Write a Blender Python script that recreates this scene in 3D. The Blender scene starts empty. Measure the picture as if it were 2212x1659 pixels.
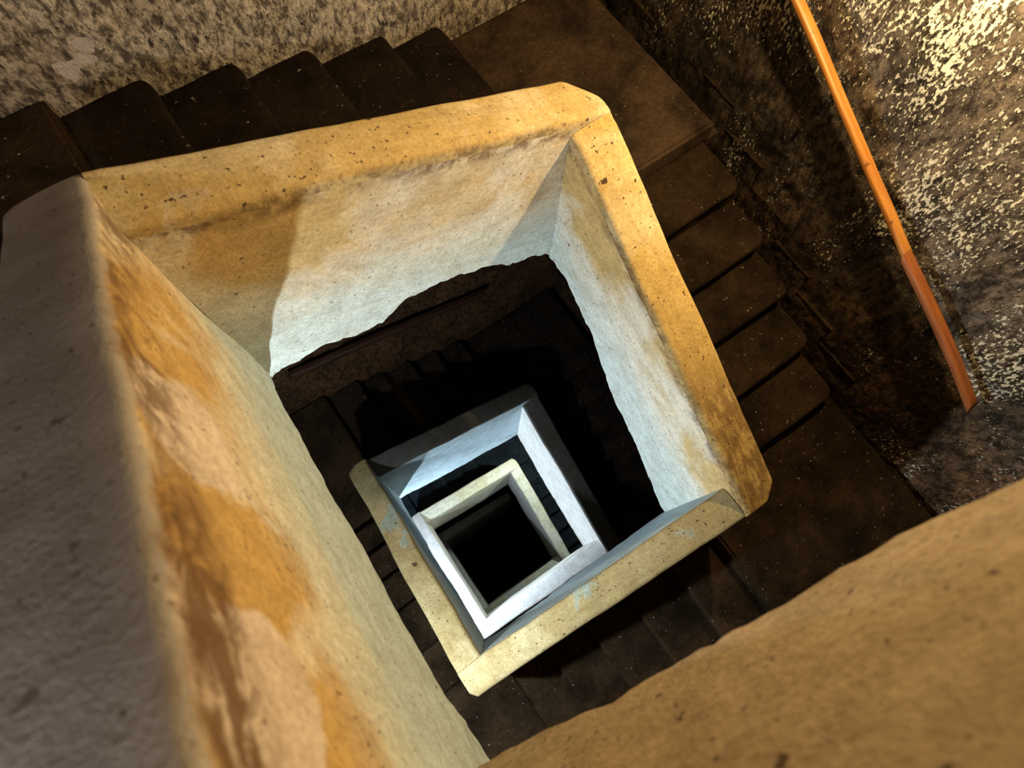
import bpy, bmesh, math, random
from mathutils import Vector, Matrix, noise

random.seed(7)
SC = bpy.context.scene
COL = SC.collection
Z0 = 18.0                      # the camera stands 18 m above the floor of the shaft

# ---------------------------------------------------------------- materials
class NT:
    def __init__(s, name):
        s.m = bpy.data.materials.new(name); s.m.use_nodes = True
        s.t = s.m.node_tree; s.n = s.t.nodes; s.l = s.t.links
        s.b = s.n['Principled BSDF']
    def new(s, typ, **kw):
        n = s.n.new(typ)
        for k, v in kw.items():
            if k in n.inputs.keys() if isinstance(k, str) else False: n.inputs[k].default_value = v
            else: setattr(n, k, v)
        return n
    def link(s, a, b): s.l.new(a, b)
    def noise(s, vec, scale, detail=6, rough=.6, dist=0.0):
        n = s.new('ShaderNodeTexNoise'); n.inputs['Scale'].default_value = scale
        n.inputs['Detail'].default_value = detail; n.inputs['Roughness'].default_value = rough
        n.inputs['Distortion'].default_value = dist
        s.link(vec, n.inputs['Vector']); return n.outputs['Fac']
    def ramp(s, fac, a, b, ca=(0,0,0,1), cb=(1,1,1,1), smooth=False):
        r = s.new('ShaderNodeValToRGB'); e = r.color_ramp.elements
        e[0].position = a; e[1].position = b; e[0].color = ca; e[1].color = cb
        if smooth: r.color_ramp.interpolation = 'EASE'
        s.link(fac, r.inputs['Fac']); return r.outputs['Color']
    def mix(s, fac, a, b, mode='MIX'):
        m = s.new('ShaderNodeMix'); m.data_type = 'RGBA'; m.blend_type = mode
        for i, v in ((0, fac), (6, a), (7, b)):
            if isinstance(v, (int, float)): m.inputs[i].default_value = v
            elif isinstance(v, tuple): m.inputs[i].default_value = (*v, 1) if len(v) == 3 else v
            else: s.link(v, m.inputs[i])
        return m.outputs[2]
    def math(s, op, a, b=0.0, c=0.0):
        m = s.new('ShaderNodeMath'); m.operation = op
        for i, v in ((0, a), (1, b), (2, c)):
            if isinstance(v, (int, float)): m.inputs[i].default_value = v
            else: s.link(v, m.inputs[i])
        return m.outputs[0]
    def mrange(s, v, a, b, c=0.0, d=1.0):
        m = s.new('ShaderNodeMapRange'); m.interpolation_type = 'SMOOTHSTEP'
        s.link(v, m.inputs[0])
        for i, x in ((1, a), (2, b), (3, c), (4, d)): m.inputs[i].default_value = x
        return m.outputs[0]
    def bump(s, hgt, strength, dist, prev=None):
        b = s.new('ShaderNodeBump'); b.inputs['Strength'].default_value = strength
        b.inputs['Distance'].default_value = dist; s.link(hgt, b.inputs['Height'])
        if prev is not None: s.link(prev, b.inputs['Normal'])
        return b.outputs['Normal']
    def done(s, col, rough=.85, normal=None, spec=.3):
        if isinstance(col, tuple): s.b.inputs['Base Color'].default_value = (*col, 1)
        else: s.link(col, s.b.inputs['Base Color'])
        if isinstance(rough, (int, float)): s.b.inputs['Roughness'].default_value = rough
        else: s.link(rough, s.b.inputs['Roughness'])
        s.b.inputs['Specular IOR Level'].default_value = spec
        if normal is not None: s.link(normal, s.b.inputs['Normal'])
        return s.m

def plaster(name, cream, ochre, pink, ochre_amt=.5, stain=1.0, speck=1.0, seed=0.0, band_w=.13, top=None, pinkth=.60, zones=(), lower=None, lv=(.42, 1.0)):
    m = NT(name)
    geo = m.new('ShaderNodeNewGeometry'); P = geo.outputs['Position']
    mp = m.new('ShaderNodeMapping'); mp.inputs['Location'].default_value = (seed, seed*1.7, seed*.6)
    m.link(P, mp.inputs['Vector']); P = mp.outputs['Vector']
    uv = m.new('ShaderNodeUVMap'); uv.uv_map = 'leg'
    sx = m.new('ShaderNodeSeparateXYZ'); m.link(uv.outputs['UV'], sx.inputs[0])
    v = sx.outputs['Y']                                  # metres below the crest
    n1 = m.noise(P, 1.7, 5, .62, .6)
    hand = m.mrange(v, .95, .25, -.17, .12)              # hands and soot yellow the upper part
    u = m.math('ADD', sx.outputs['X'], m.math('MULTIPLY', m.math('SUBTRACT', m.noise(P, 5, 5, .6), .5), .16))
    vv = m.math('ADD', v, m.math('MULTIPLY', m.math('SUBTRACT', m.noise(P, 4.3, 5, .6), .5), .14))
    zo = {'o': None, 'p': None, 'd': None}
    for (k, us, vs, ru, rv, wgt) in zones:              # old damp and repair patches of this one wall, some painted falloff
        d = m.math('ADD', m.math('POWER', m.math('DIVIDE', m.math('SUBTRACT', u, us), ru), 2.0),
                   m.math('POWER', m.math('DIVIDE', m.math('SUBTRACT', vv, vs), rv), 2.0))
        g = m.mrange(d, 1.9, .15, 0.0, wgt)
        zo[k] = g if zo[k] is None else m.math('ADD', zo[k], g)
    if zo['o'] is not None: hand = m.math('ADD', hand, zo['o'])
    oc = m.ramp(m.math('ADD', n1, hand), .60 - .2*ochre_amt, .76 - .2*ochre_amt)
    col = m.mix(oc, cream, ochre)
    n2 = m.noise(P, 1.25, 7, .55, .9)
    fade = m.mrange(v, .9, .5, -.2, 0.0)
    if zo['p'] is not None: fade = m.math('ADD', fade, zo['p'])
    pk = m.ramp(m.math('ADD', n2, fade), pinkth, pinkth + .035)
    col = m.mix(pk, col, pink)
    if lower is not None:                                # cool light from below, painted into the lower face
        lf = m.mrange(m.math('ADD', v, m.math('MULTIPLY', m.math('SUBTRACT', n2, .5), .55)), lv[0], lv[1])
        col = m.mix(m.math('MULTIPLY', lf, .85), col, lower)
    n3 = m.noise(P, 9, 8, .7)
    col = m.mix(.4, col, m.ramp(n3, .38, .6, (.62,.56,.48,1), (1.15,1.13,1.1,1)), 'MULTIPLY')
    n4 = m.noise(P, 70, 4, .7)
    col = m.mix(.5, col, m.ramp(n4, .36, .58, (.6,.55,.48,1), (1.1,1.1,1.1,1)), 'MULTIPLY')
    # long trowel and water streaks
    mp2 = m.new('ShaderNodeMapping'); mp2.inputs['Scale'].default_value = (2.2, 11, 1)
    m.link(uv.outputs['UV'], mp2.inputs['Vector'])
    n5 = m.noise(mp2.outputs['Vector'], 2.0, 6, .65, .4)
    col = m.mix(.35, col, m.ramp(n5, .35, .6, (.7,.62,.5,1), (1.05,1.05,1.05,1)), 'MULTIPLY')
    # brown dirt where the coping meets the face
    band = m.math('MULTIPLY', m.mrange(v, .0, .035), m.mrange(v, band_w, band_w*.45))
    dn = m.ramp(m.noise(P, 12, 8, .72, .6), .41, .56)
    dn = m.math('MULTIPLY', dn, m.ramp(m.noise(P, 2.6, 3, .5), .32, .50))
    col = m.mix(m.math('MULTIPLY', m.math('MULTIPLY', band, dn), .8*stain), col, (.13,.065,.03))
    if top is not None:                                  # grey crest: shade of the top turned from the lamp, put into colour
        tm = m.mrange(m.math('ADD', v, m.math('MULTIPLY', m.math('SUBTRACT', n3, .5), .05)), .034, .012)
        tc = m.mix(m.ramp(n2, .35, .65), top, tuple(c*.72 for c in top))
        tc = m.mix(.5, tc, m.ramp(n3, .3, .7, (.7,.66,.62,1), (1.1,1.1,1.1,1)), 'MULTIPLY')
        col = m.mix(tm, col, tc)
    if zo['d'] is not None:                              # soot and grease in long smears, and painted lamp falloff on one coping
        mp3 = m.new('ShaderNodeMapping'); mp3.inputs['Scale'].default_value = (3.0, 9.0, 1)
        m.link(uv.outputs['UV'], mp3.inputs['Vector'])
        sm = m.ramp(m.mix(.45, m.noise(mp3.outputs['Vector'], 2.4, 7, .68, .7), n3), .43, .55)
        col = m.mix(m.math('MINIMUM', m.math('MULTIPLY', sm, zo['d']), .9), col, (.15,.075,.028))
    # specks and pits
    sp = m.ramp(m.noise(P, 48, 3, .5), .665, .70)
    col = m.mix(m.math('MULTIPLY', sp, .75*speck), col, (.10,.06,.035))
    sp2 = m.ramp(m.noise(P, 17, 3, .5), .715, .735)
    col = m.mix(m.math('MULTIPLY', sp2, .7*speck), col, (.09,.05,.03))
    h = m.mix(.5, n3, n4)
    nb = m.bump(h, .55, .012)
    nb = m.bump(m.noise(P, 240, 3, .6), .35, .004, nb)
    return m.done(col, .88, nb, .25)

ZL = [('o', .57, .20, .13, .40, .32), ('o', .22, .45, .16, .16, .25), ('p', .86, .18, .14, .16, .16), ('p', .34, .22, .13, .17, .17), ('o', 1.3, .25, .2, .3, .1),
      ('d', .55, .105, .17, .075, .85), ('d', .22, .10, .28, .09, .95), ('d', .95, .06, .35, .035, .6)]
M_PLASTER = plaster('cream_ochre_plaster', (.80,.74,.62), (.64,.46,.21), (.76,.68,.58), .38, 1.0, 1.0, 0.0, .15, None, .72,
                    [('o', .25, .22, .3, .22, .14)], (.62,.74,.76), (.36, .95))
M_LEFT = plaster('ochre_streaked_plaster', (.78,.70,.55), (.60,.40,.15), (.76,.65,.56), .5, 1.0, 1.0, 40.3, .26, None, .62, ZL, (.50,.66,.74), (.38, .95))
M_COPING = plaster('yellowed_coping_plaster', (.76,.68,.50), (.64,.48,.22), (.72,.62,.48), .5, .9, 1.4, 3.1, .12, None, .66)
M_COPR = plaster('golden_coping_plaster', (.80,.70,.46), (.64,.46,.18), (.72,.60,.42), .6, 1.0, 1.6, 3.9, .12, None, .68,
                 [('o', 1.5, -.1, .8, .5, .35), ('d', 1.62, -.1, .50, .6, .75), ('d', .5, .05, .5, .025, .55)])  # wide zones: stain plus painted lamp falloff at the lower end; narrow one: dirt
M_GREYTOP = plaster('grey_shade_coping_plaster', (.76,.66,.49), (.58,.37,.12), (.74,.62,.52), .45, 1.0, .8, 40.3, .30, (.60,.55,.52), .62, ZL)
M_BROWN = plaster('brown_plaster', (.45,.34,.21), (.37,.255,.12), (.40,.32,.25), .55, .0, 1.6, 9.3, .13, None, .55)
M_PALE = plaster('pale_weathered_plaster', (.47,.41,.24), (.37,.30,.15), (.33,.40,.36), .35, .3, 2.0, 13.7, .13, None, .62)
M_BLUESHADE = plaster('blue_shade_plaster', (.52,.68,.78), (.50,.62,.66), (.58,.72,.80), .0, .1, .8, 33.7, .1, None, .6)  # faces in shade: their cool bounce light is put into the plaster colour
M_PALELO = plaster('pale_limewash_plaster', (.80,.80,.70), (.72,.70,.52), (.74,.80,.78), .2, .2, 1.2, 15.7)
M_WHITE = plaster('white_limewash_plaster', (.74,.74,.74), (.70,.69,.66), (.76,.76,.77), .0, .2, .6, 17.0)
M_DARKTOP = plaster('dark_grey_coping_plaster', (.085,.085,.08), (.065,.055,.045), (.10,.10,.09), .1, .3, .8, 21.0, .13, None, .6)  # darker and greyer than the other copings

def stone(name, base, dark, speckcol=(.55,.5,.42), speck=.6, seed=0.0):
    m = NT(name)
    geo = m.new('ShaderNodeNewGeometry')
    mp = m.new('ShaderNodeMapping'); mp.inputs['Location'].default_value = (seed, seed, seed)
    m.link(geo.outputs['Position'], mp.inputs['Vector']); P = mp.outputs['Vector']
    n1 = m.noise(P, 3.2, 7, .65, .4)
    col = m.mix(m.ramp(n1, .36, .64), dark, base)
    n2 = m.noise(P, 38, 6, .7)
    col = m.mix(.7, col, m.ramp(n2, .3, .68, (.45,.42,.4,1), (1.35,1.3,1.25,1)), 'MULTIPLY')
    sp = m.ramp(m.noise(P, 48, 3, .5), .705, .725)
    col = m.mix(m.math('MULTIPLY', sp, speck), col, speckcol)
    nb = m.bump(m.mix(.5, n1, n2), .6, .02)
    return m.done(col, .85, nb, .08)

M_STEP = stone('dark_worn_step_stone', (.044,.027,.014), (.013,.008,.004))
M_STEPBLUE = stone('blue_black_step_stone', (.022,.032,.042), (.009,.012,.017), speck=.1, seed=7.7)  # deep flights and landings: cool light painted into the stone colour
M_STEPSHADE = stone('shaded_step_stone', (.030,.020,.014), (.010,.007,.005), seed=1.2)  # darker copy of the step stone, shade of the dim flights in its colour
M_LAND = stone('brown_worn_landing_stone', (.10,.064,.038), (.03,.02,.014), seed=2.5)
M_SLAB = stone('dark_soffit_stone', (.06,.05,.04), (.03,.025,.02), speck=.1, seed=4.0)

def rough_wall(name, base, dark, light, lightamt, pits, streak=(0,0,1), seed=0.0, patch=None, lowz=None, flakes=None, bstr=1.0, rail_shade=None):
    m = NT(name)
    geo = m.new('ShaderNodeNewGeometry')
    mp = m.new('ShaderNodeMapping'); mp.inputs['Location'].default_value = (seed, seed, seed)
    m.link(geo.outputs['Position'], mp.inputs['Vector']); P = mp.outputs['Vector']
    sx = m.new('ShaderNodeSeparateXYZ'); m.link(geo.outputs['Position'], sx.inputs[0])
    st = m.new('ShaderNodeMapping'); st.inputs['Scale'].default_value = (1, 1, .5)
    m.link(P, st.inputs['Vector']); P = st.outputs['Vector']
    n1 = m.noise(P, 2.6, 7, .65, .5)
    col = m.mix(m.ramp(n1, .40, .58), dark, base)
    n2 = m.noise(P, 26, 6, .66, .3)
    col = m.mix(lightamt, col, m.ramp(n2, .41, .57, (.22,.20,.19,1), (1.5,1.48,1.45,1)), 'MULTIPLY')
    n2b = m.noise(P, 75, 4, .65)
    col = m.mix(.5, col, m.ramp(n2b, .40, .56, (.45,.43,.41,1), (1.2,1.2,1.2,1)), 'MULTIPLY')
    pit = m.ramp(m.noise(P, 34, 3, .55, .4), .59, .66)
    col = m.mix(m.math('MULTIPLY', pit, pits), col, (.03,.022,.018))
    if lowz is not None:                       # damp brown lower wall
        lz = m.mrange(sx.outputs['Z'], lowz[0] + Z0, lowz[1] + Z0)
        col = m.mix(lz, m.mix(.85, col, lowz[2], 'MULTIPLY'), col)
    hgt = m.mix(.5, n2, n2b)
    dd = None
    if rail_shade is not None:                       # shadow of rail and parapet, painted as darker wall with fewer flakes
        y0, z0, sl, yend = rail_shade
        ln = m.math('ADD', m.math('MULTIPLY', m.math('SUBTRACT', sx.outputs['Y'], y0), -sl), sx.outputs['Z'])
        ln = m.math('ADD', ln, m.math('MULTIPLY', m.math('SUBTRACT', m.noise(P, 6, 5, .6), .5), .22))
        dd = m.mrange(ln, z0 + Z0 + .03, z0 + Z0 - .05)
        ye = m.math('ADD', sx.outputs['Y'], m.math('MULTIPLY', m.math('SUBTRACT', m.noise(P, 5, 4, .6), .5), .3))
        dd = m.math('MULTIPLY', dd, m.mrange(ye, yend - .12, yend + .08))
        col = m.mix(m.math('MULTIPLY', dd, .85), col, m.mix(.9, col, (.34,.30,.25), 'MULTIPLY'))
    if flakes is not None:
        n3 = m.noise(P, 68, 4, .6, .15)
        big = m.noise(P, 3.4, 5, .6, .3)
        th = m.math('ADD', n3, m.math('MULTIPLY', m.math('SUBTRACT', big, .5), .62))
        if len(flakes) > 1:
            th = m.math('ADD', th, m.mrange(sx.outputs['Z'], flakes[1] + Z0, flakes[2] + Z0, -.06, .02))
        if dd is not None: th = m.math('SUBTRACT', th, m.math('MULTIPLY', dd, .045))
        fk = m.ramp(th, .548, .60)
        col = m.mix(fk, col, flakes[0])
        hgt = m.mix(.6, hgt, fk)
    if patch is not None:
        wob = m.new('ShaderNodeTexNoise'); wob.inputs['Scale'].default_value = 14; wob.inputs['Detail'].default_value = 5
        m.link(geo.outputs['Position'], wob.inputs['Vector'])
        off = m.new('ShaderNodeVectorMath'); off.operation = 'SCALE'; off.inputs['Scale'].default_value = .11
        sub = m.new('ShaderNodeVectorMath'); sub.operation = 'SUBTRACT'; sub.inputs[1].default_value = (.5,.5,.5)
        m.link(wob.outputs['Color'], sub.inputs[0]); m.link(sub.outputs[0], off.inputs[0])
        add = m.new('ShaderNodeVectorMath'); add.operation = 'ADD'
        m.link(geo.outputs['Position'], add.inputs[0]); m.link(off.outputs[0], add.inputs[1])
        for (px, py, pz, r) in patch:
            d = m.new('ShaderNodeVectorMath'); d.operation = 'DISTANCE'
            d.inputs[1].default_value = (px, py, pz + Z0); m.link(add.outputs[0], d.inputs[0])
            mk = m.mrange(d.outputs['Value'], r*1.08, r*.92)
            col = m.mix(mk, col, (.62,.54,.52))
    nb = m.bump(hgt, bstr, .035)
    nb = m.bump(m.noise(P, 130, 3, .6), .5, .008, nb)
    return m.done(col, .9, nb, .2)

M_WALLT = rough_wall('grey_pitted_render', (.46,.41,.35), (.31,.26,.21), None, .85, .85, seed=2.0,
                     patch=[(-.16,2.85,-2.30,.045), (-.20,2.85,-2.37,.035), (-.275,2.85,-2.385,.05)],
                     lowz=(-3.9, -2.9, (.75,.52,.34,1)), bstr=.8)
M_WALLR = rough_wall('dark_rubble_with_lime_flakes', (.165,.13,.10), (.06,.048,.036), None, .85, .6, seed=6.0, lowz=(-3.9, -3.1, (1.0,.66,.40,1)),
                     flakes=((.74,.68,.53), -3.6, -2.0), bstr=1.0, rail_shade=(.08, -2.99, .47, -.85))
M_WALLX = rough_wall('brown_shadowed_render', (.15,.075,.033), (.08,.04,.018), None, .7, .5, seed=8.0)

def wood(name, c1, c2):
    m = NT(name)
    uv = m.new('ShaderNodeUVMap'); uv.uv_map = 'leg'
    mp = m.new('ShaderNodeMapping'); mp.inputs['Scale'].default_value = (1.2, 26, 1)
    m.link(uv.outputs['UV'], mp.inputs['Vector'])
    n = m.noise(mp.outputs['Vector'], 3.0, 7, .65, .6)
    col = m.mix(m.ramp(n, .35, .65), c2, c1)
    geo = m.new('ShaderNodeNewGeometry')
    k = m.ramp(m.noise(geo.outputs['Position'], 14, 3, .5), .70, .74)
    col = m.mix(m.math('MULTIPLY', k, .7), col, (.08,.03,.01))
    return m.done(col, .42, m.bump(n, .4, .004), .5)
M_WOOD = wood('orange_varnished_wood', (.62,.27,.055), (.42,.15,.028))
M_WOODEND = wood('red_brown_varnished_wood', (.42,.14,.04), (.27,.08,.025))
M_WOODDARK = wood('dark_aged_wood', (.07,.03,.018), (.03,.014,.01))
m_ = NT('dark_forged_iron'); M_IRON = m_.done((.03,.026,.024), .6, None, .5); m_.b.inputs['Metallic'].default_value = .7

# ---------------------------------------------------------------- object helpers
def obj(name, bm, mat, parent=None, uvname=None, smooth=True):
    bmesh.ops.recalc_face_normals(bm, faces=bm.faces)
    me = bpy.data.meshes.new(name); bm.to_mesh(me); bm.free()
    if smooth:
        for p in me.polygons: p.use_smooth = True
        try: me.set_sharp_from_angle(angle=math.radians(40))
        except Exception: pass
    me.materials.append(mat)
    o = bpy.data.objects.new(name, me); COL.objects.link(o)
    if parent is not None:
        o.parent = parent
        o.matrix_parent_inverse = parent.matrix_world.inverted()
    return o
def thing(name, label, cat, loc, group=None):
    o = bpy.data.objects.new(name, None); COL.objects.link(o)
    o.empty_display_size = .1
    o.matrix_world = Matrix.Translation(loc)
    o['label'] = label; o['category'] = cat
    if group: o['group'] = group
    return o
def tag(o, label, cat, group=None):
    o['label'] = label; o['category'] = cat
    if group: o['group'] = group
    return o
def W(x, y, z): return Vector((x, y, z + Z0))
def fbm(p, octv=4):
    a, f, r = 1.0, 1.0, 0.0
    for _ in range(octv):
        r += a * noise.noise(p * f); a *= .5; f *= 2.07
    return r

# ---------------------------------------------------------------- the well
XL, XR, YT, YB = -.296, 1.304, 1.289, -.322
WID = {'L': YT - YB, 'T': XR - XL, 'R': YT - YB, 'B': XR - XL}
def to_xy(d, s, t):
    """leg coordinates: s along the descent from the previous leg's inner face, t outwards from the inner face"""
    if d == 'L': return XL - t, YB + s
    if d == 'T': return XL + s, YT + t
    if d == 'R': return XR + t, YT - s
    return XR - s, YB - t
WALL = {'L': 1.35, 'T': 1.561, 'R': 1.446, 'B': 1.43}     # t of the outer wall
def interp(pl, s):
    if s <= pl[0][0]: return pl[0][1]
    for (a, b), (c, d) in zip(pl, pl[1:]):
        if s <= c: return b + (d - b) * (s - a) / (c - a)
    return pl[-1][1]

class Leg: pass
def leg(d, lvl, ztop0, ztop1, bottom, thick, nos, zl0, zl1, mat, cop, chamf=.05):
    L = Leg(); L.d, L.lvl, L.z0, L.z1, L.bot, L.th = d, lvl, ztop0, ztop1, bottom, thick
    L.nos, L.zl0, L.zl1, L.mat, L.cop, L.chamf = nos, zl0, zl1, mat, cop, chamf
    L.wall = WALL[d] if not (d == 'T' and lvl >= 1) else 1.261
    return L
LEGS = [
 leg('B',0,  .70, -.47, [(0,-.52),(.3,-.70),(.627,-.875),(.708,-1.0),(.80,-1.083),(.903,-1.165),(1.074,-1.275),(1.329,-1.49),(1.528,-1.70),(1.6,-1.76)],
     .225, [-.10,.22,.55,.88,1.20,1.53], -.30, -1.36, M_BROWN, M_BROWN),
 leg('L',0, -.45,-1.54, [(-.2,-2.24),(0,-2.18),(.14,-2.14),(.39,-2.22),(.66,-2.355),(.97,-2.40),(1.23,-2.50),(1.44,-2.60),(1.611,-2.76)],
     .235, [-.13,.19,.53,.86,1.15,1.42], -1.36, -2.43, M_LEFT, M_GREYTOP, .02),
 leg('T',0, -1.53,-2.30,[(0,-2.80),(.09,-2.787),(.27,-2.80),(.45,-2.90),(.56,-2.93),(.70,-2.84),(.90,-2.88),(1.02,-2.92),(1.28,-3.10),(1.567,-3.29),(1.6,-3.34)],
     .225, [-.157,.256,.672,1.071,1.506,1.881], -2.43, -3.27, M_PLASTER, M_COPING, .11),
 leg('R',0, -2.30,-3.45,[(0,-3.36),(.2,-3.41),(.48,-3.63),(.77,-4.0),(.90,-4.09),(1.246,-4.38),(1.548,-4.70),(1.611,-4.75)],
     .225, [-.125,.24,.578,.91,1.257,1.617], -3.27, -4.38, M_PLASTER, M_COPR, .07),
 leg('B',1, -3.47,-4.42,[(0,-4.78),(.5,-4.95),(1.0,-5.08),(1.6,-5.36)],
     .187, [-.096,.229,.569,.899,1.224,1.533], -4.38, -5.33, M_BLUESHADE, M_PALE, .04),
 leg('L',1, -4.42,-5.56,[(0,-5.75),(.4,-6.1),(.9,-6.4),(1.611,-7.0)],
     .187, [-.13,.20,.57,.86,1.15,1.42], -5.33, -6.50, M_BLUESHADE, M_PALE, .05),
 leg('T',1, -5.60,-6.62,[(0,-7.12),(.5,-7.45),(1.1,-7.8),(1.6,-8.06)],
     .18, [-.06,.30,.585,.915,1.236,1.586], -6.50, -7.52, M_BLUESHADE, M_DARKTOP, .05),
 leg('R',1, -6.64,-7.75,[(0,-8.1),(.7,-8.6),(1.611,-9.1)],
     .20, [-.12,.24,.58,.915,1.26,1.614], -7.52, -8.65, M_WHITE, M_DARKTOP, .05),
 leg('B',2, -7.78,-8.83,[(0,-9.0),(.8,-9.5),(1.6,-9.95)],
     .20, [-.10,.23,.57,.90,1.22,1.53], -8.65, -9.72, M_WHITE, M_WHITE, .05),
 leg('L',2, -8.85,-10.02,[(0,-10.1),(.8,-10.6),(1.611,-11.35)],
     .19, [-.13,.20,.57,.86,1.15,1.42], -9.72, -10.9, M_WHITE, M_WHITE, .05),
 leg('T',2, -10.05,-11.02,[(0,-11.5),(.8,-11.95),(1.6,-12.4)],
     .19, [-.06,.30,.60,.92,1.24,1.59], -10.9, -11.9, M_PALELO, M_PALELO, .05),
 leg('R',2, -11.04,-12.42,[(0,-12.5),(.8,-13.1),(1.611,-13.7)],
     .19, [-.12,.24,.58,.915,1.26,1.614], -11.9, -13.2, M_WHITE, M_PALELO, .05),
 leg('B',3, -12.45,-13.22,[(0,-13.7),(.8,-14.1),(1.6,-14.45)],
     .19, [-.10,.23,.57,.90,1.22,1.53], -13.2, -14.05, M_PALELO, M_PALELO, .05),
 leg('L',3, -13.25,-14.30,[(0,-14.5),(.8,-15.0),(1.611,-15.6)],
     .19, [-.13,.20,.57,.86,1.15,1.42], -14.05, -15.2, M_WHITE, M_WHITE, .05),
 leg('T',3, -14.35,-15.35,[(0,-17.93),(1.6,-17.93)],
     .19, [-.06,.30,.60,.92,1.24,1.59], -15.2, -16.2, M_PALELO, M_PALELO, .05),
]
for i, L in enumerate(LEGS):
    nx = LEGS[i+1] if i+1 < len(LEGS) else None
    L.next = nx; L.len = WID[L.d]; L.end = L.len + (nx.th if nx else .19)

# ---------------------------------------------------------------- parapets
CT = .06                                   # depth of the coping
def ring_mesh(L, part, near):
    ds = .02 if near else .035
    sA = -.2 if (L.d, L.lvl) == ('L', 0) and part == 'body' else 0.0
    ns = int((L.end - sA) / ds) + 1
    seed = Vector((ord(L.d[0]) * 1.3, L.lvl * 7.7, 3.1))
    bm = bmesh.new(); uvl = bm.loops.layers.uv.new('leg')
    rows = []; meta = []
    for i in range(ns + 1):
        s = sA + (L.end - sA) * i / ns
        zt = L.z0 + (L.z1 - L.z0) * s / L.end
        zt += .006 * noise.noise(Vector((s*2.2, 0, 0)) + seed) + .003 * noise.noise(Vector((s*9, 4, 0)) + seed)
        th = L.th
        # corner rounding at the far end, seen from above
        e = L.end - s
        cut = 0.0
        if e < L.chamf: cut = L.chamf * (1 - math.sqrt(max(0, 1 - ((L.chamf - e)/L.chamf)**2))) if L.chamf < .06 else (L.chamf - e)
        to = max(th - cut, .03)
        zb = interp(L.bot, min(s, L.len))
        q = Vector((s*5.5, 1.7, 0)) + seed
        rag = .030 * fbm(q, 3) + .016 * fbm(q*4.3, 3)
        chip = max(0, noise.noise(Vector((s*6.5, 9, 0)) + seed) - .2) * .12 + max(0, noise.noise(Vector((s*19, 5, 0)) + seed) - .3) * .05
        zb = zb + rag + chip
        pts = []                               # (t, z, v)
        r = .028
        if part == 'coping':
            zc = zt - CT
            pts.append((0.0, zc, CT))
            pts.append((-.001, zc + (CT-r)*.5, CT - (CT-r)*.5))
            for k in range(6):
                a = math.pi/2 * k/5
                pts.append((r - r*math.cos(a), zt - r + r*math.sin(a), r*(1-k/5)))
            nt = 6
            for k in range(1, nt): 
                tt = r + (to - 2*r) * k/nt
                pts.append((tt, zt + .004*math.sin(math.pi*k/nt), -tt))
            for k in range(6):
                a = math.pi/2 * k/5
                pts.append((to - r + r*math.sin(a), zt - r + r*math.cos(a), -to - r*k/5))
            pts.append((to, zc, -to - CT))
            pts.append((to*.5, zc, -.1))
        else:
            zc = zt - CT + .0005
            if s < -.001: zc = -1.74
            nz = 26 if near else 14
            pts.append((to*.5, zc, -.1))
            for k in range(nz + 1):
                f = k/nz
                z = zc + (zb - zc) * f
                pts.append((0.0, z, zt - z))
            pts.append((th*.5, zb + .012, zt - zb + .02))
            for k in range(5):
                f = k/4
                z = zb + .02 + (zc - zb - .02) * f
                pts.append((to, z, zt - z + .3))
        row = []
        for j, (t, z, v) in enumerate(pts):
            x, y = to_xy(L.d, s, t)
            # unevenness of the hand-laid plaster, the same field for both parts so that they stay flush
            w = Vector((x, y, z))
            dn = .011 * noise.noise(w*1.9 + seed) + .004 * noise.noise(w*7 + seed)
            if part == 'body' and t == 0.0:
                dd = (zt - z)
                if dd > .95: dn += .004*noise.noise(w*16 + seed)
            if s < .03 or s > L.end - .015: dn *= .3
            nx, ny = to_xy(L.d, s, t + dn)
            vtx = bm.verts.new(W(nx, ny, z)); row.append(vtx); meta.append((s, v))
        rows.append(row)
    bm.verts.index_update()
    N = len(rows[0]); idx = {v: m for v, m in zip(bm.verts, meta)}
    def face(vs):
        f = bm.faces.new(vs)
        for lp in f.loops: lp[uvl].uv = idx[lp.vert]
    for a, b in zip(rows, rows[1:]):
        for j in range(N):
            k = (j + 1) % N
            face((a[j], a[k], b[k], b[j]))
    face(list(reversed(rows[0]))); face(rows[-1])
    return bm

PLAB = {
 ('B',0): 'brown plaster parapet face filling the lower right corner, nearest the camera, wavy ragged lower edge',
 ('L',0): 'large ochre and cream parapet running down the left side with blurred dark grey top',
 ('T',0): 'yellow and cream parapet across the top, ragged lower edge above the dark handrail',
 ('R',0): 'yellow-topped parapet on the right beside the dark steps, whitish inner face',
 ('B',1): 'pale yellow-green parapet with black shadow along its outer side, lower right of the hole',
 ('L',1): 'pale mottled second-ring parapet on the lower left, grey end turning yellow downwards',
 ('T',1): 'dark-topped parapet of the second ring with a blue shaded and bright diagonal inner face',
 ('R',1): 'dark-topped second-ring parapet whose broad inner face glows bluish white',
 ('B',2): 'bluish white parapet band just inside the second ring, lower right side of the hole',
 ('L',2): 'narrow bright white parapet band inside the second ring, lower left side of the hole',
 ('T',2): 'pale grey-green parapet of the third ring along the top of the innermost black hole',
 ('R',2): 'thin mottled pale parapet of the third ring, right of the innermost black hole',
 ('B',3): 'cream parapet end at the lower right edge of the innermost black hole',
 ('L',3): 'dim blue-grey parapet deepest on the lower left edge of the innermost black hole',
 ('T',3): 'faintly lit deepest parapet lost in the darkness of the innermost black hole',
}
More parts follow.
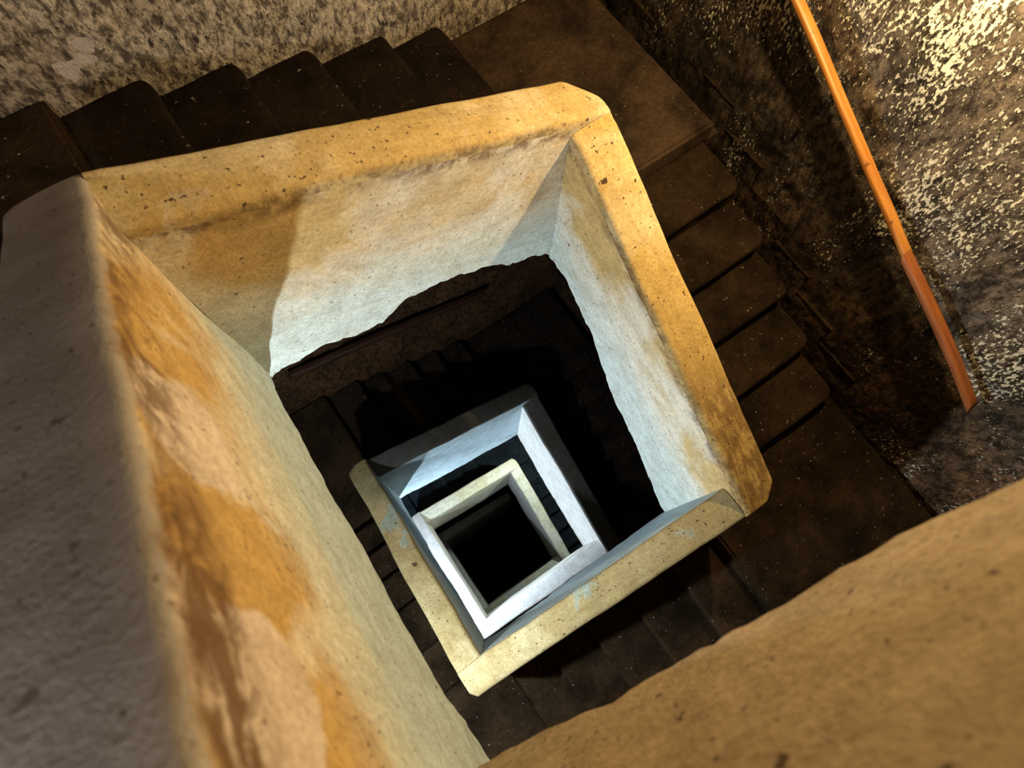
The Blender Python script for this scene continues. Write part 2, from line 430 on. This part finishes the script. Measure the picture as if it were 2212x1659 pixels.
for L in LEGS:
    x, y = to_xy(L.d, L.len/2, L.th/2)
    near = L.lvl == 0
    p = thing('parapet', PLAB[(L.d, L.lvl)], 'parapet wall', W(x, y, interp(L.bot, L.len/2)), 'parapets around the stairwell')
    obj('body', ring_mesh(L, 'body', near), L.mat, p)
    c = obj('coping', ring_mesh(L, 'coping', near), L.cop, p)
    if (L.d, L.lvl) == ('L',0): c['label'] = 'dark grey coping, out of focus'
    if (L.d, L.lvl) == ('T',1): c['label'] = 'dark coping'
    if (L.d, L.lvl) == ('R',1): c['label'] = 'dark coping'

# ---------------------------------------------------------------- stairs
def wobble_box(L, s0, s1, t0, t1, ztop, zbot, nose=.012, seed=0):
    """one worn stone step: rounded nosing at s1, dished top, rounded outer end"""
    bm = bmesh.new()
    n_t = 14; prof = []
    r = .026
    prof.append((s0, zbot)); prof.append((s0, ztop))
    for k in range(1, 8): prof.append((s0 + (s1 + nose - r - s0)*k/8, ztop))
    for k in range(5):
        a = math.pi/2*k/4
        prof.append((s1 + nose - r + r*math.sin(a), ztop - r + r*math.cos(a)))
    prof.append((s1 + nose, ztop - .045)); prof.append((s1, ztop - .06)); prof.append((s1, zbot))
    rows = []
    sd = Vector((seed*3.3, L.lvl*5.1, ord(L.d[0])*.7))
    fs = [j/n_t*.93 for j in range(n_t + 1)] + [.945, .96, .972, .983, .992, 1.0]
    for f in fs:
        t = t0 + (t1 - t0)*f
        row = []
        for i, (s, z) in enumerate(prof):
            top = z > ztop - .03
            wear = 0
            if top:
                wear = -.012*math.exp(-((f - .45)/.28)**2) * (0.3 + .7*max(0, (s - s0)/(s1 - s0)))
            x, y = to_xy(L.d, s, t)
            nn = noise.noise(Vector((x, y, z))*4 + sd)
            n2 = noise.noise(Vector((x, y, z))*11 + sd)
            ss = s; zz = z + wear
            if 1 < i < len(prof) - 1:
                zz += .005*nn + .003*n2; ss += .007*nn*(1 if i > 8 else 0) + .004*n2*(1 if i > 8 else 0)
                if f > .93 and i > 7: ss -= .060*(1 - math.sqrt(max(0, 1 - ((f - .93)/.07)**2)))*(1 if L.d == 'R' else .35)    # worn outer corner
            x, y = to_xy(L.d, ss, t); row.append(bm.verts.new(W(x, y, zz)))
        rows.append(row)
    N = len(prof)
    for a, b in zip(rows, rows[1:]):
        for i in range(N):
            k = (i+1) % N
            bm.faces.new((a[i], a[k], b[k], b[i]))
    bm.faces.new(rows[0]); bm.faces.new(list(reversed(rows[-1])))
    return bm

def prism(pts, z0, z1):
    """pts: plan polygon (x, y); z0/z1 numbers or per-point lists"""
    bm = bmesh.new(); n = len(pts)
    za = z0 if isinstance(z0, list) else [z0]*n; zb = z1 if isinstance(z1, list) else [z1]*n
    a = [bm.verts.new(W(x, y, z)) for (x, y), z in zip(pts, za)]
    b = [bm.verts.new(W(x, y, z)) for (x, y), z in zip(pts, zb)]
    bm.faces.new(list(reversed(a))); bm.faces.new(b)
    for i in range(n):
        k = (i+1) % n; bm.faces.new((a[i], a[k], b[k], b[i]))
    return bm

FLAB = {
 ('B',0): 'dark stone steps behind the brown parapet face at lower right, nearest the camera',
 ('L',0): 'dark stone steps behind the large ochre parapet on the left',
 ('T',0): 'dark stone steps with white specks along the pitted grey wall at top left',
 ('R',0): 'dark brown worn steps beside the wall with the orange wooden handrail',
 ('B',1): 'dark brown steps half in black shadow, between pale parapet and brown plaster at lower right',
 ('L',1): 'narrow strip of brown steps between the left ochre parapet and the pale second ring',
 ('T',1): 'black steps below the dark rail seen under the ragged edge of the top parapet',
 ('R',1): 'steps lost in black shadow right of the second ring',
 ('B',2): 'steps in darkness below the bluish white band, outside its lower edge',
 ('L',2): 'steps in darkness outside the narrow white band on the lower left',
 ('T',2): 'dark navy steps between the bright second ring and the pale third ring, upper side',
 ('R',2): 'dark navy steps between the glowing white face and the thin third-ring parapet, right side',
 ('B',3): 'deep steps in darkness outside the cream parapet end of the innermost hole',
 ('L',3): 'deep dim blue steps at the left of the innermost black hole',
 ('T',3): 'deepest steps, faint in the innermost black hole',
}
LLAB = {
 ('B',0): 'corner landing below the camera at the bottom left, between ochre and brown parapets',
 ('L',0): 'dark corner landing at the far left edge beside the grey wall',
 ('T',0): 'brown worn corner landing at the top, above the yellow parapet corner',
 ('R',0): 'dark corner landing at the foot of the orange handrail, right of the yellow parapet end',
 ('B',1): 'red-brown corner landing at the bottom, below the corner of the pale second ring',
 ('L',1): 'brown corner landing seen under the left end of the ragged top parapet',
 ('T',1): 'black corner landing behind the dark top corner of the second ring',
 ('R',1): 'corner landing in black shadow at the lower right end of the glowing white face',
 ('B',2): 'corner landing in darkness under the bottom corner of the white bands',
 ('L',2): 'navy corner landing at the left between the second and third rings',
 ('T',2): 'navy corner landing behind the top corner of the third ring',
 ('R',2): 'navy corner landing at the lower right end of the thin third-ring parapet',
 ('B',3): 'corner landing in darkness under the bottom corner of the innermost hole',
 ('L',3): 'faint blue corner landing at the left inside the innermost black hole',
}
for L in LEGS:
    d = L.d
    r = (L.zl0 - L.zl1)/6
    x, y = to_xy(d, L.len/2, (L.th + L.wall)/2)
    fl = thing('stair_flight', FLAB[(d, L.lvl)], 'stairs', W(x, y, interp(L.bot, L.len/2) + .1), 'stair flights around the well')
    t0 = L.th + .004
    t1 = L.wall - .012
    if d == 'R': t1 = 1.336
    if d in 'BL': t1 = L.wall + .004
    for k in range(1, 6):
        z = L.zl0 - k*r
        obj('step', wobble_box(L, L.nos[k-1] - .02, L.nos[k], t0, t1 + random.uniform(-.012,.012)*(d == 'R'), z, z - r - .015, seed=k), M_STEPBLUE if (L.lvl >= 2 and d in 'TR') else M_STEPSHADE if (d == 'T' or L.lvl and d == 'R') else M_STEP, fl)
    # sloping slab that carries the steps
    sA, sB = L.nos[0] + .002, L.nos[5]
    zA, zB = L.zl0 - 2*r - .02, L.zl1 - r - .02
    bA, bB = L.bot[0][1] + .10, L.bot[-1][1] + .10
    pts = [to_xy(d, sA, t0), to_xy(d, sB, t0), to_xy(d, sB, L.wall - .012), to_xy(d, sA, L.wall - .012)]
    zt = [zA, zB, zB, zA]; zb = [min(bA, zA - .1), min(bB, zB - .1)]; zb = [zb[0], zb[1], zb[1], zb[0]]
    if d == 'R':
        pts[2], pts[3] = to_xy(d, sB, 1.30), to_xy(d, sA, 1.30)
        q = [to_xy(d, sA, 1.30), to_xy(d, sB, 1.30), to_xy(d, sB, L.wall - .012), to_xy(d, sA, L.wall - .012)]
        obj('gutter', prism(q, zb, [z - .02 for z in (min(zA - .3, zb[0] + .1), min(zB - .3, zb[1] + .1), min(zB - .3, zb[1] + .1), min(zA - .3, zb[0] + .1))]), M_SLAB, fl, smooth=False)
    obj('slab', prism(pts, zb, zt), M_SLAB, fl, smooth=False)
    if L.next is not None:
        nx = L.next
        s0 = min(L.nos[5], L.len + nx.th); q0 = min(-nx.nos[0], L.th)
        sw = L.len + nx.wall - .012; tw = L.wall - .012
        if nx.d == 'R': sw = L.len + 1.345
        if d == 'R': tw = 1.40
        raw = [(s0, L.th), (s0, tw), (sw, tw), (sw, q0), (L.len + nx.th, q0), (L.len + nx.th, L.th)]
        if abs(s0 - (L.len + nx.th)) < 1e-6: raw = [(s0, q0), (s0, tw), (sw, tw), (sw, q0)]
        elif abs(q0 - L.th) < 1e-6: raw = [(s0, q0), (s0, tw), (sw, tw), (sw, q0)]
        pl = [to_xy(d, a, b) for a, b in raw]
        zlow = min(L.bot[-1][1] + .08, L.zl1 - .15)
        bm = prism(pl, zlow, L.zl1)
        if 'R' in (d, nx.d):                   # the paving stops short of the right wall, its bed goes on
            if nx.d == 'R': ex = [(L.len + 1.345, q0), (L.len + 1.345, tw), (L.len + nx.wall - .012, tw), (L.len + nx.wall - .012, q0)]
            else: ex = [(s0, 1.40), (s0, L.wall - .012), (sw, L.wall - .012), (sw, 1.40)]
            b2 = prism([to_xy(d, a, b) for a, b in ex], zlow, L.zl1 - .22)
            me2 = bpy.data.meshes.new('bed'); b2.to_mesh(me2); b2.free(); bm.from_mesh(me2); bpy.data.meshes.remove(me2)
        bmesh.ops.bevel(bm, geom=[e for e in bm.edges if all(v.co.z > L.zl1 + Z0 - .01 for v in e.verts)], offset=.02, segments=3, affect='EDGES')
        lab = LLAB[(d, L.lvl)]
        tag(obj('stair_landing', bm, M_LAND if L.lvl == 0 and d == 'T' else M_STEPBLUE if L.lvl >= 2 else M_STEPSHADE if d == 'T' else M_STEP), lab, 'landing', 'corner landings of the stair')

# ---------------------------------------------------------------- outer walls (setting)
def wall_grid(name, fn, u0, u1, nu, zs, mat, amp, seed, back=.35):
    bm = bmesh.new(); sd = Vector((seed, seed*2.1, seed*.3)); rows = []
    for z in zs:
        row = []
        for i in range(nu + 1):
            u = u0 + (u1 - u0)*i/nu
            x, y, nx, ny = fn(u, z)
            p = Vector((x, y, z))
            dd = amp*(fbm(p*2.3 + sd, 3)*.55 + fbm(p*8 + sd, 3)*.30 + abs(fbm(p*21 + sd, 2))*.22)
            row.append(bm.verts.new(W(x + nx*dd, y + ny*dd, z)))
        rows.append(row)
    brow = []
    for z in (zs[0], zs[-1]):
        r = []
        for u in (u0, u1):
            x, y, nx, ny = fn(u, z); r.append(bm.verts.new(W(x - nx*back, y - ny*back, z)))
        brow.append(r)
    for a, b in zip(rows, rows[1:]):
        for i in range(nu): bm.faces.new((a[i], a[i+1], b[i+1], b[i]))
    bm.faces.new([brow[0][0], brow[0][1], brow[1][1], brow[1][0]])
    bm.faces.new(rows[0] + [brow[0][1], brow[0][0]])
    bm.faces.new(rows[-1] + [brow[1][1], brow[1][0]])
    bm.faces.new([r[0] for r in rows] + [brow[1][0], brow[0][0]])
    bm.faces.new([r[-1] for r in rows] + [brow[1][1], brow[0][1]])
    o = obj(name, bm, mat); o['kind'] = 'structure'
    return o
def zlist(*segs):
    out = []
    for a, b, st in segs:
        n = max(1, int(round(abs(b - a)/st)))
        out += [a + (b - a)*i/n for i in range(n)]
    out.append(segs[-1][1]); return out
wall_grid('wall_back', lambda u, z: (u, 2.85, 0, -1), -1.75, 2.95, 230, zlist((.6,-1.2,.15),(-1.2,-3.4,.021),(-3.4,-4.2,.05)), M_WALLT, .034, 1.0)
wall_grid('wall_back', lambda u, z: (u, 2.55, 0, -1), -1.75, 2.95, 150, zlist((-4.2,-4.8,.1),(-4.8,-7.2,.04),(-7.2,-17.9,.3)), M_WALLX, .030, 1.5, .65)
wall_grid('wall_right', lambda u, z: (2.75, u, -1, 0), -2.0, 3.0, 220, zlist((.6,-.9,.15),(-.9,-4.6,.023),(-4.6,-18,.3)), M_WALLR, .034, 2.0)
wall_grid('wall_left', lambda u, z: (-1.66, u, 1, 0), -2.0, 3.0, 60, zlist((.6,-18,.2)), M_WALLX, .02, 3.0)
wall_grid('wall_front', lambda u, z: (u, -1.76, 0, 1), -1.9, 2.95, 60, zlist((.6,-18,.2)), M_WALLX, .02, 4.0)
bm = prism([(-1.9,-2.0),(2.95,-2.0),(2.95,3.0),(-1.9,3.0)], -18.2, -17.95)
f = obj('floor', bm, M_STEP, smooth=False); f['kind'] = 'structure'

# stepped plaster ledge on the right wall, just above the steps
def ledge():
    L = next(l for l in LEGS if (l.d, l.lvl) == ('R',0))
    r = (L.zl0 - L.zl1)/6
    path = [(2.55, L.zl0 + .10)]
    for k in range(6):
        y = YT - L.nos[k]; z = L.zl0 - k*r + .10
        path.append((y - .02, z)); path.append((y - .03, z - r))
    path.append((-.55, L.zl0 - 6*r + .10))
    fine = []
    for (a, b), (c, d) in zip(path, path[1:]):
        n = max(1, int(math.hypot(c - a, d - b)/.03))
        fine += [(a + (c - a)*i/n, b + (d - b)*i/n) for i in range(n)]
    fine.append(path[-1])
    bm = bmesh.new(); rows = []
    for (y, z) in fine:
        n1 = noise.noise(Vector((y*6, z*6, 1))); n2 = noise.noise(Vector((y*14, z*14, 5)))
        w = .000 + .010*n1 + .006*n2; h = .012 + .007*n2; zz = z + .012*n1
        rows.append([bm.verts.new(W(2.775, y, zz + h)), bm.verts.new(W(2.745 - w*.6, y, zz + h*.8)), bm.verts.new(W(2.735 - w, y, zz)),
                     bm.verts.new(W(2.745 - w*.5, y, zz - h)), bm.verts.new(W(2.775, y, zz - h*1.2))])
    for a, b in zip(rows, rows[1:]):
        for i in range(5):
            k = (i+1) % 5; bm.faces.new((a[i], a[k], b[k], b[i]))
    bm.faces.new(rows[0]); bm.faces.new(list(reversed(rows[-1])))
    o = obj('trim_1', bm, M_STEP); o['kind'] = 'structure'
ledge()

# ---------------------------------------------------------------- handrails
def rail_mesh(path, wid, hgt, up, side, seed=0, flare=None):
    """rounded rectangular bar swept along a path of points"""
    bm = bmesh.new(); uvl = bm.loops.layers.uv.new('leg')
    fine = []
    for a, b in zip(path, path[1:]):
        n = max(2, int((b - a).length/.04))
        fine += [a.lerp(b, i/n) for i in range(n)]
    fine.append(path[-1])
    prof = []
    rx, ry, cr = wid/2, hgt/2, min(wid, hgt)*.28
    for cx, cy, a0 in ((rx-cr, ry-cr, 0), (-rx+cr, ry-cr, 90), (-rx+cr, -ry+cr, 180), (rx-cr, -ry+cr, 270)):
        for k in range(4):
            a = math.radians(a0 + 30*k); prof.append((cx + cr*math.cos(a), cy + cr*math.sin(a)))
    rows = []; meta = {}; dist = 0
    for i, p in enumerate(fine):
        if i: dist += (p - fine[i-1]).length
        f = i/(len(fine) - 1)
        sc = 1.0 + .05*noise.noise(Vector((dist*3, seed, 0)))
        if flare: sc *= flare[0] + (flare[1] - flare[0])*f
        off = side*(.004*noise.noise(Vector((dist*2, seed, 3)))) + up*(.005*noise.noise(Vector((dist*2, seed, 7))))
        row = []
        for j, (a, b) in enumerate(prof):
            v = bm.verts.new(p + off + side*a*sc + up*b*sc + Vector((0,0,Z0))); meta[v] = (dist, j/len(prof)*.2); row.append(v)
        rows.append(row)
    N = len(prof)
    def face(vs):
        fc = bm.faces.new(vs)
        for lp in fc.loops: lp[uvl].uv = meta[lp.vert]
    for a, b in zip(rows, rows[1:]):
        for i in range(N): face((a[i], a[(i+1) % N], b[(i+1) % N], b[i]))
    face(list(reversed(rows[0]))); face(rows[-1])
    return bm
X = 2.655
RAILPTS = [(2.69, 2.35, -1.83), (2.688, 1.485, -2.278), (2.684, 1.325, -2.351), (2.679, 1.12, -2.44), (2.674, 0.912, -2.537), (2.67, 0.699, -2.635), (2.666, 0.461, -2.751), (2.661, 0.259, -2.84), (2.657, 0.076, -2.925), (2.652, -0.243, -3.062), (2.648, -0.507, -3.18), (2.643, -0.759, -3.312)]
pts = [Vector(p) for p in RAILPTS]
hr = thing('handrail', 'orange-brown wooden handrail running down the bright rubble wall on the right', 'handrail', W(X, .1, -3.0))
up = Vector((0, .4, .92)).normalized(); sd = Vector((1, 0, 0))
obj('rail', rail_mesh(pts[:9], .058, .060, up, sd, 1, (.9, 1.02)), M_WOOD, hr)
o = obj('rail', rail_mesh([pts[8] + Vector((-.006,.012,.004))] + pts[9:], .062, .072, up, sd, 2, (1.0, 1.05)), M_WOODEND, hr)
o['label'] = 'redder lower length of rail with a butt joint'
def bracket(y, z, xr, ywall=None):
    bm = bmesh.new()
    bmesh.ops.create_cone(bm, cap_ends=True, segments=10, radius1=.014, radius2=.014, depth=.15, matrix=Matrix.Translation(W(xr + .05, y, z - .035)) @ Matrix.Rotation(math.pi/2, 4, 'Y'))
    bmesh.ops.create_cone(bm, cap_ends=True, segments=10, radius1=.012, radius2=.012, depth=.06, matrix=Matrix.Translation(W(xr, y, z - .03)))
    return bm
for (y, z) in ((-.30,-3.155),(.90,-2.52),):
    obj('bracket', bracket(y, z - .03, X), M_IRON, hr)
YR = 2.47
p2 = [Vector((x, YR, z)) for x, z in ((-.451,-5.523),(.328,-5.790),(.976,-6.049),(1.623,-6.309))]
hr2 = thing('handrail', 'dark wooden handrail on the shadowed wall below the ragged edge of the top parapet', 'handrail', W(.5, YR, -5.9))
obj('rail', rail_mesh(p2, .07, .085, Vector((.37,0,.93)).normalized(), Vector((0,1,0)), 5), M_WOODDARK, hr2)
for (x, z) in ((-.1,-5.64),(1.2,-6.14)):
    bm = bmesh.new()
    bmesh.ops.create_cone(bm, cap_ends=True, segments=10, radius1=.014, radius2=.014, depth=.16, matrix=Matrix.Translation(W(x, YR + .06, z - .05)) @ Matrix.Rotation(math.pi/2, 4, 'X'))
    obj('bracket', bm, M_IRON, hr2)

# ---------------------------------------------------------------- lights
def lamp(name, loc, power, color, r=.03):
    l = bpy.data.lights.new(name, 'POINT'); l.energy = power; l.color = color; l.shadow_soft_size = r
    o = bpy.data.objects.new(name, l); COL.objects.link(o); o.location = W(*loc); return o
lamp('warm_wall_lamp', (2.30, .62, -1.10), 215, (1.0,.73,.37), .04)
lamp('stair_lamp_upper', (-1.04, -.10, -3.45), 185, (.84,.96,1.0), .03)
lamp('stair_lamp_lower', (-1.02, .60, -7.95), 320, (.68,.85,1.0), .03)
lamp('wall_lamp_lower', (2.30, .85, -9.75), 150, (.86,1.0,.90), .04)
lamp('landing_lamp', (-.9, -1.3, .45), 160, (1.0,.92,.84), .05)

w = bpy.data.worlds.new('dark_tower'); SC.world = w; w.use_nodes = True
w.node_tree.nodes['Background'].inputs[0].default_value = (0,0,0,1)
w.node_tree.nodes['Background'].inputs[1].default_value = 0.0

# ---------------------------------------------------------------- camera
R = Matrix(((0.8154353313139414,-0.578014339508964,0.031058714830767054),
            (0.5453491158786076,0.7851261986086886,0.29354930432329635),
            (-0.19406071796049737,-0.22243263155455953,0.955439250902102)))
cam = bpy.data.cameras.new('camera'); co = bpy.data.objects.new('camera', cam); COL.objects.link(co)
co.matrix_world = Matrix.Translation(W(0,0,0)) @ R.transposed().to_4x4()
cam.sensor_width = 36; cam.lens = 36*1400.13/2212; cam.clip_start = .02
cam.dof.use_dof = True; cam.dof.focus_distance = 3.6; cam.dof.aperture_fstop = 2.5
SC.camera = co
SC.cycles.diffuse_bounces = 2; SC.cycles.max_bounces = 6
vs = SC.view_settings; vs.view_transform = 'Standard'; vs.look = 'None'; vs.gamma = 1; vs.exposure = 0; vs.use_curve_mapping = False
